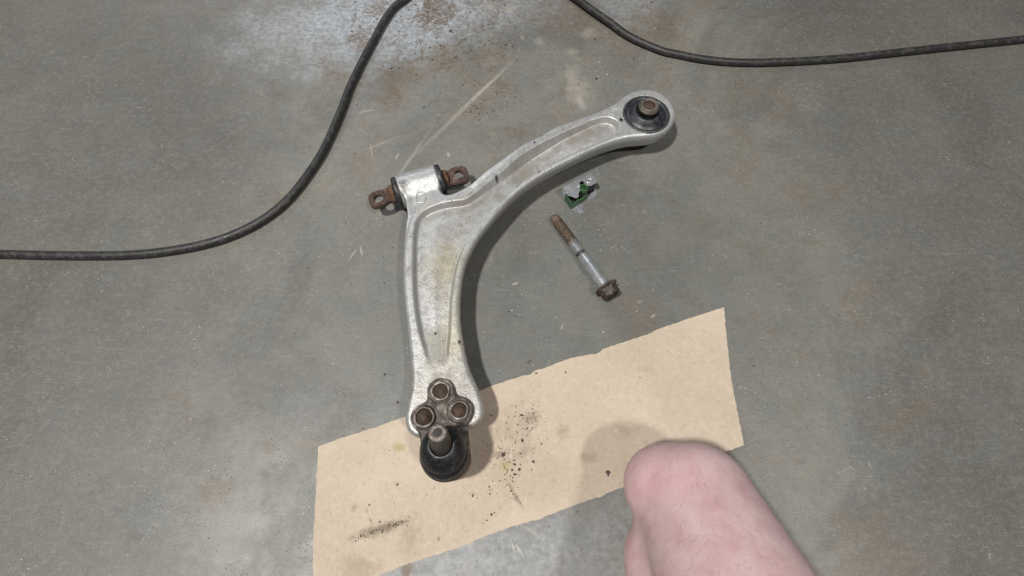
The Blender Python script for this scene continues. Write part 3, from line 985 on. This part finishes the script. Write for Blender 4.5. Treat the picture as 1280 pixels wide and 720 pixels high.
# ------------------------------------------------------------------ bolt
tip = P(691.8, 270.8, 0.0062)
hd = P(766.5, 372.0, 0.0120)
tip.z, hd.z = 0.0064, 0.0130
bax = (hd - tip).normalized()
BL = (hd - tip).length
BOLT = mat_bolt(tip, bax, BL * 0.47 + 0.002)
bolt = thing('flange_bolt', (tip.x, tip.y, 0), 'long steel bolt with rusty thread and hex head lying on the concrete', 'bolt')
HL = 0.0115
sh0, th_end = BL - HL - 0.003, BL * 0.47
bu, bv, _ = frame_from(bax)
part('shank', lathe([(0.0048, th_end - 0.004), (0.0051, th_end - 0.001), (0.0052, th_end + 0.003), (0.0066, th_end + 0.0045), (0.0066, sh0 - 0.003), (0.0068, sh0 - 0.0005), (0.0070, sh0)], tip, bax, 40), BOLT, bolt)
nt, nu, pitch = 520, 28, 0.0023
tv, tf = [], []
for i in range(nt + 1):
    s = th_end * i / nt
    for k in range(nu):
        a = 2 * math.pi * k / nu
        ph = (s / pitch - k / nu) % 1.0
        rr = 0.0064 - 0.0019 * (1 - abs(2 * ph - 1)) * (1 if s > 0.008 else 0.25)
        if s < 0.008:
            rr = min(rr, 0.0034 + 0.0020 * min(1, s / 0.002) + (0.0004 * s / 0.008))
        tv.append(tip + bax * s + (bu * math.cos(a) + bv * math.sin(a)) * rr)
for i in range(nt):
    for k in range(nu):
        tf.append((i * nu + k, i * nu + (k + 1) % nu, (i + 1) * nu + (k + 1) % nu, (i + 1) * nu + k))
tf.append(tuple(range(nu)))
part('thread', mesh_from(tv, tf), BOLT, bolt)
part('flange', lathe([(0.0066, 0.0), (0.0128, 0.0004), (0.0130, 0.0012), (0.0127, 0.0021), (0.0098, 0.0034), (0.0088, 0.0038)], tip + bax * sh0, bax, 44, wob=0.003), HEAD, bolt)
# hex head, corners chamfered, dished top
prof = [(0.0098, 0.0028, 1), (0.0101, 0.0034, 1), (0.0101, 0.0112, 1), (0.0086, 0.0126, 0.6), (0.0078, 0.0130, 0.2), (0.0066, 0.0126, 0), (0.0058, 0.0112, 0), (0.0010, 0.0106, 0)]
bm = bmesh.new()
rings = []
for (r0, hh, hexness) in prof:
    ring = []
    for k in range(36):
        a = 2 * math.pi * k / 36 + 0.3
        am = ((a - 0.3) % (math.pi / 3)) - math.pi / 6
        hexr = r0 * math.cos(math.pi / 6) / math.cos(am)
        rr = hexr * hexness + r0 * 0.95 * (1 - hexness)
        ring.append(bm.verts.new(tip + bax * (sh0 + hh) + (bu * math.cos(a) + bv * math.sin(a)) * rr))
    rings.append(ring)
for a, b in zip(rings, rings[1:]):
    for k in range(36):
        bm.faces.new((a[k], a[(k + 1) % 36], b[(k + 1) % 36], b[k]))
bm.faces.new(rings[-1])
hm = bm_mesh(bm)
sharp(hm, 25)
part('hex_head', hm, HEAD, bolt)

# ------------------------------------------------------------------ clip nut: sheet metal clip folded round a green nut plate
cz = 0.0165
a0, a1 = P(703.7, 236.5, cz), P(737.0, 220.3, cz)
cu = Vector((a1.x - a0.x, a1.y - a0.y, 0))
CLW = cu.length
cu.normalize()
cvv = Vector((cu.y, -cu.x, 0))            # towards the camera
clip = thing('clip_nut', (a0.x, a0.y, 0), 'small folded steel clip with a green plated nut, lying above the bolt', 'clip')


def clip_pt(uu, vv, zz):
    p = a0 + cu * uu * 1.05 + cvv * vv * 1.08
    return Vector((p.x, p.y, zz))


def sheet(poly, th, zf):
    """bent plate: 2D polygon (u, v) with thickness along z; zf(u, v) gives its height"""
    bm = bmesh.new()
    lo = [bm.verts.new(clip_pt(a, b, zf(a, b))) for a, b in poly]
    hi = [bm.verts.new(clip_pt(a, b, zf(a, b) + th)) for a, b in poly]
    n = len(poly)
    bm.faces.new(lo[::-1])
    bm.faces.new(hi)
    for i in range(n):
        bm.faces.new((lo[i], lo[(i + 1) % n], hi[(i + 1) % n], hi[i]))
    bmesh.ops.bevel(bm, geom=list(bm.edges), offset=0.0002, segments=1, affect='EDGES')
    return bm_mesh(bm)


def wall(pts, th, z0, z1):
    """upright strip along a polyline in u, v"""
    n = len(pts)
    left, right = [], []
    for i in range(n):
        p0, p1 = pts[max(i - 1, 0)], pts[min(i + 1, n - 1)]
        dx, dy = p1[0] - p0[0], p1[1] - p0[1]
        L = math.hypot(dx, dy)
        nx_, ny_ = -dy / L * th / 2, dx / L * th / 2
        left.append((pts[i][0] + nx_, pts[i][1] + ny_))
        right.append((pts[i][0] - nx_, pts[i][1] - ny_))
    bm = bmesh.new()
    V = [[bm.verts.new(clip_pt(*p, z)) for p in side] for side in (left, right) for z in (z0, z1)]
    for i in range(n - 1):
        for a, b in ((0, 1), (1, 3), (3, 2), (2, 0)):
            bm.faces.new((V[a][i], V[a][i + 1], V[b][i + 1], V[b][i]))
    for i in (0, n - 1):
        bm.faces.new((V[0][i], V[1][i], V[3][i], V[2][i]))
    return bm_mesh(bm)


W = CLW
zt = cz
part('upper_leaf', sheet([(0.0, 0.0), (W * .43, 0.0), (W * .46, .0095), (W * .34, .0118), (W * .31, .0150), (W * .20, .0156), (W * .02, .0085)], .0012,
                         lambda u_, v_: zt - 0.20 * v_), STEEL, clip, False)
right = part('upper_leaf', sheet([(W * .66, 0.0), (W, 0.0), (W * 1.04, .0022), (W * 1.04, .0092), (W * .98, .0114), (W * .78, .0114), (W * .66, .0090)], .0012, lambda u_, v_: zt + .0008 - 0.04 * v_), STEEL, clip, False)
em = clip_pt(W * .83, .0055, 0)
part('pressed_ring', ring_tube([(em.x + .0034 * math.cos(a), em.y + .0030 * math.sin(a), zt + .0019) for a in [k * math.pi / 10 for k in range(20)]], .0005, 6), STEEL, right)
part('bridge', sheet([(W * .43, 0.0), (W * .66, 0.0), (W * .66, .0016), (W * .52, .0016), (W * .52, .0062), (W * .455, .0066)], .0012, lambda u_, v_: zt + .0002), STEEL, clip, False)
part('back_wall', wall([(0.0, -.0006), (W, -.0006)], .0012, .0010, zt + .0022), STEEL, clip, False)
part('lower_leaf', sheet([(0, 0.001), (W * 1.02, 0.001), (W * 1.08, .010), (W * 1.00, .0165), (W * .82, .0195), (W * .66, .0180), (W * .62, .0150), (W * .39, .0170), (W * .39, .0232), (W * .31, .0252),
                          (W * .30, .0290), (W * .17, .0292), (W * .01, .0195)], .0011, lambda u_, v_: .0004), STEEL, clip, False)
part('cavity_shade', sheet([(W * .03, .0014), (W * .98, .0014), (W * .98, .0118), (W * .62, .0128), (W * .32, .0150), (W * .03, .0165)], .0006, lambda u_, v_: .0022), SHADEBLK, clip, False)  # black sheet added to paint the shade in the hollow
g = part('nut_body', wall([(W * .025, .0030), (W * .02, .0185), (W * .30, .0168)], .0016, .0016, .0118), GREEN, clip, False)
part('nut_step', wall([(W * .305, .0166), (W * .64, .0142)], .0018, .0016, .0072), GREEN, g, False)
bx0 = clip_pt(W * .585, .0092, 0)
part('nut_barrel', lathe([(0.0052, 0.0028), (0.0052, zt - .0006), (0.0048, zt + .0004), (0.0040, zt + .0004), (0.0036, zt - .0004), (0.0036, 0.005), (0.001, 0.005)], (bx0.x, bx0.y, 0), n=32, wob=.006), GREEN, g)
part('side_wall', wall([(W * 1.005, .0012), (W * 1.02, .0088)], .0010, .0016, zt - .0004), SHADEBLK, clip, False)  # right side coloured black as if in shade
part('side_wall', wall([(W * -.005, .0008), (W * -.005, .0062)], .0010, .0016, zt - .0016), STEEL, clip, False)
part('leaf_shade', wall([(W * .70, .0098), (W * .97, .0098)], .0010, .0030, zt - .0012), SHADEBLK, clip, False)  # black strip added for the dark void under the right leaf

# ------------------------------------------------------------------ cables
def cable(pts, r, label):
    path = catmull([tuple(P(px, py, 0.0)[:2]) + (r + dz,) for px, py, dz in pts], False, 10)
    path = [(p[0] + 0.0003 * math.sin(i * .23 + p[0] * 30), p[1] + 0.0003 * math.sin(i * .31 + 1), p[2]) for i, p in enumerate(path)]
    o = link('power_cable', tube(path, r, 16), CABLE)
    return tag(o, label, 'cable')


cable([(560, -60, .0), (530, -22, .0005), (511, 0, .0008), (494, 13, .0008), (483, 28, .0006), (471.5, 48, .0004), (458, 72, .0), (446, 97, .0), (437, 117, 0), (424, 150, 0), (398, 205, 0), (352, 262, 0), (285, 300, 0),
       (200, 318, 0), (90, 322, 0), (-80, 318, 0)], 0.0049, 'black rubber cable curving past the rust stained corner above the rear sleeve')
cable([(640, -60, .0), (684, -22, .002), (713, 0, .003), (733, 14.5, .0035), (757, 31.5, .003), (778, 45.5, .0015), (802, 58, .0005), (823, 66, 0), (842, 71, 0), (880, 78, 0), (940, 82, 0), (1030, 78, 0), (1150, 66, 0), (1400, 40, 0)],
      0.0049, 'black rubber cable crossing the floor beyond the eye bushing')

# ------------------------------------------------------------------ the kneeling leg
def round_cone(X, Y, Z, a, b, ra, rb):
    a, b = np.array(a, np.float32), np.array(b, np.float32)
    d = b - a
    L2 = float((d * d).sum())
    t = np.clip(((X - a[0]) * d[0] + (Y - a[1]) * d[1] + (Z - a[2]) * d[2]) / L2, 0, 1)
    return np.sqrt((X - a[0] - d[0] * t) ** 2 + (Y - a[1] - d[1] * t) ** 2 + (Z - a[2] - d[2] * t) ** 2) - (ra + (rb - ra) * t)


hL = 0.004
(lx_, ly_, lz_), (X, Y, Z) = grid3((0.02, -0.56, -0.002), (0.36, 0.10, 0.50), hL)
knee = (0.143, -0.002, 0.078)
leg = round_cone(X, Y, Z, knee, (0.180, -0.40, 0.36), 0.0445, 0.088)                     # thigh
leg = smin(leg, round_cone(X, Y, Z, (0.1235, 0.010, 0.069), (0.140, 0.002, 0.080), 0.0335, 0.038), 0.010)   # knee cap and inner condyle
calf = smin(round_cone(X, Y, Z, (0.1255, -0.045, 0.050), (0.140, -0.12, 0.062), 0.0365, 0.056), round_cone(X, Y, Z, (0.140, -0.12, 0.062), (0.150, -0.36, 0.040), 0.056, 0.032), 0.01)
leg = smin(leg, calf, 0.016)
foot = smin(round_cone(X, Y, Z, (0.150, -0.36, 0.042), (0.152, -0.42, 0.042), 0.033, 0.036), round_cone(X, Y, Z, (0.152, -0.41, 0.034), (0.158, -0.50, 0.040), 0.030, 0.026), 0.02)
leg = smin(leg, foot, 0.015)
leg = np.maximum(leg, 0.001 - Z)
leg_me = surface_nets(leg, (lx_[0], ly_[0], lz_[0]), hL)
person = link('person', leg_me, SKIN)
sm = person.modifiers.new('smooth', 'SMOOTH')
sm.factor, sm.iterations = 0.5, 6
tag(person, 'bare knee and lower leg of a kneeling person beside the cardboard', 'person')
# fine hairs on the skin, laid down along the leg
hv, hf = [], []
pts = np.array([v.co[:] for v in leg_me.vertices])
nrm = np.array([v.normal[:] for v in leg_me.vertices])
cand = np.nonzero((pts[:, 1] > -0.16) & (pts[:, 2] > 0.03) & (nrm[:, 2] > -0.3))[0]
for i in rng.choice(cand, 1100):
    p = Vector(pts[i]) + Vector(rng.normal(0, 0.0012, 3))
    n = Vector(nrm[i])
    t = Vector((rng.normal(0, .35), -1 + rng.normal(0, .3), rng.normal(0, .3)))
    t = (t - n * t.dot(n)).normalized()
    Lh = rng.uniform(0.006, 0.015)
    s = n.cross(t) * 0.00005
    b = len(hv)
    m_ = p + t * Lh * .5 + n * Lh * .28
    e_ = p + t * Lh + n * Lh * .30
    for q, k in ((p - n * .0005, 1), (m_, .8)):
        hv += [q + s * k, q - s * k, q + n * 0.00005 * k]
    hv.append(e_)
    for a, c in ((0, 1), (1, 2), (2, 0)):
        hf += [(b + a, b + c, b + 3 + c, b + 3 + a), (b + 3 + a, b + 3 + c, b + 6)]
hair = link('leg_hair', mesh_from(hv, hf), mat_simple('hair', (0.24, 0.15, 0.10), 0.5), None)
hair['kind'] = 'stuff'
adopt(hair, person)


# ------------------------------------------------------------------ grit and crumbs
def crumbs(name, spots, mat, label, cat):
    V, Fc = [], []
    for (x, y, z, r) in spots:
        b = len(V)
        sc = np.array([rng.uniform(.6, 1.4), rng.uniform(.6, 1.4), rng.uniform(.35, .8)]) * r
        th = rng.uniform(0, 6.28)
        for d in ((1, 0, 0), (0, 1, 0), (-1, 0, 0), (0, -1, 0), (0, 0, 1), (0, 0, -1)):
            v = np.array(d, float) * sc * rng.uniform(.7, 1.25)
            V.append((x + v[0] * math.cos(th) - v[1] * math.sin(th), y + v[0] * math.sin(th) + v[1] * math.cos(th), z + v[2] + sc[2] * .7))
        for f_ in ((0, 1, 4), (1, 2, 4), (2, 3, 4), (3, 0, 4), (1, 0, 5), (2, 1, 5), (3, 2, 5), (0, 3, 5)):
            Fc.append(tuple(b + i for i in f_))
    o = link(name, mesh_from(V, Fc), mat, None, False)
    return tag(o, label, None, None, 'stuff')


def scatter(px, py, sx, sy, n, r0, r1, z):
    out = []
    for _ in range(n):
        p = P(rng.normal(px, sx), rng.normal(py, sy), z)
        out.append((p.x, p.y, z, rng.uniform(r0, r1)))
    return out


def spot(lst, z):
    return [(P(px, py, z).x, P(px, py, z).y, z, r) for px, py, r in lst]


cd = spot([(652, 519, .0017), (659, 535.5, .0012), (653, 550.5, .0018), (629.5, 568.5, .0022), (643, 580.5, .0016), (642.5, 575.5, .0011), (640.5, 587.5, .0017), (649, 587, .0017), (643.5, 593, .0013),
           (667, 577, .0013), (677, 555, .0010), (674.5, 553.5, .0007), (611.5, 608.7, .001), (612.3, 617.5, .001), (590.7, 620, .0012), (618, 640.8, .001), (614.5, 643.3, .0012), (608.5, 650.3, .0009),
           (614.5, 519.5, .001), (601, 562, .0007), (670, 466.5, .0013), (707, 465.5, .0012), (775, 625 - 20, .0006), (497, 606, .0012), (461.5, 631, .0011), (475, 652, .001), (800, 472, .001)], CT)
cd += scatter(655, 535, 14, 18, 90, .0003, .0008, CT) + scatter(628, 570, 12, 8, 45, .0003, .0008, CT) + scatter(634, 605, 7, 12, 40, .0003, .0008, CT)
cd += scatter(560, 620, 60, 30, 60, .0002, .0006, CT) + scatter(668, 522, 5, 4, 30, .0003, .0006, CT)
for k in range(95):
    t = rng.random()
    p = P(440 + 73 * t + rng.normal(0, 1.5), 673 - 24 * t ** 1.2 + rng.normal(0, 2.2), CT)
    cd.append((p.x, p.y, CT, rng.uniform(.0002, .0007)))
crumbs('dirt_crumbs', cd[::2] + cd[1:27:2], GRIT, 'dark crumbs of dirt scattered on the cardboard', 'dirt')
crumbs('rust_crumbs', cd[27::2], BROWNG, 'fine brown rust crumbs scattered on the cardboard', 'dirt')

fd = []
for k in range(260):
    p = P(rng.uniform(440, 650), abs(rng.normal(0, 62)), 0)
    fd.append((p.x, p.y, 0, rng.uniform(.0004, .0014)))
fd += scatter(600, 137, 16, 6, 45, .0004, .0012, 0) + scatter(628, 120, 10, 8, 30, .0004, .001, 0)
for k in range(120):
    p = P(rng.uniform(300, 980), rng.uniform(5, 560), 0)
    fd.append((p.x, p.y, 0, rng.uniform(.0003, .0009)))
fd += spot([(745.5, 98.5, .0018), (724, 106, .0012), (744, 49, .0015), (736, 50, .001), (792, 73, .0011), (814, 3, .0016), (803, 7, .0012), (540, 75, .0018), (489, 86, .0017), (563, 39, .0022), (450, 32, .0018), (566, 41, .0014),
            (588, 15, .0016), (516, 27, .0012), (660, 453, .0014), (663, 451, .0012), (481, 468, .0012), (497, 503, .0013), (838, 45, .001), (770, 102, .001), (665, 25, .001)], 0)
crumbs('floor_grit', fd, GRIT, 'dark grit scattered over the concrete floor', 'grit')
pg = []
for k in range(130):
    p = P(rng.uniform(300, 980), rng.uniform(5, 700), 0)
    pg.append((p.x, p.y, 0, rng.uniform(.0002, .0006)))
pg += spot([(587, 44, .0016), (614, 44, .0011), (748, 96, .0008), (759, 93, .0012), (766, 96, .0008), (744, 90, .0009), (749, 78, .001), (666.5, 456.5, .0011), (754, 415, .001), (629, 356, .0009), (593, 344, .0009), (642, 688, .0009),
            (654, 695, .0012), (818, 36, .0011), (640, 388, .0008), (690, 350, .0008)], 0)
crumbs('pale_grit', pg, CHIP, 'pale flecks of grit scattered over the concrete floor', 'grit')

# the one bigger dirt fleck by the knee
p = P(759.8, 591.5, CT)
bm = bmesh.new()
bmesh.ops.create_icosphere(bm, subdivisions=2, radius=1)
for v in bm.verts:
    v.co.x *= 0.0017 + 0.0005 * math.sin(v.co.y * 5)
    v.co.y *= 0.0028
    v.co.z = v.co.z * 0.0009 + 0.0008
    v.co.x *= 1 + 0.35 * math.sin(v.co.y * 900)
    v.co += Vector((p.x, p.y, CT))
fl = link('dirt_fleck', bm_mesh(bm), mat_simple('fleck', (0.065, 0.045, 0.05), 0.7))
tag(fl, 'dark brown fleck of dirt on the cardboard next to the knee', 'dirt fleck')
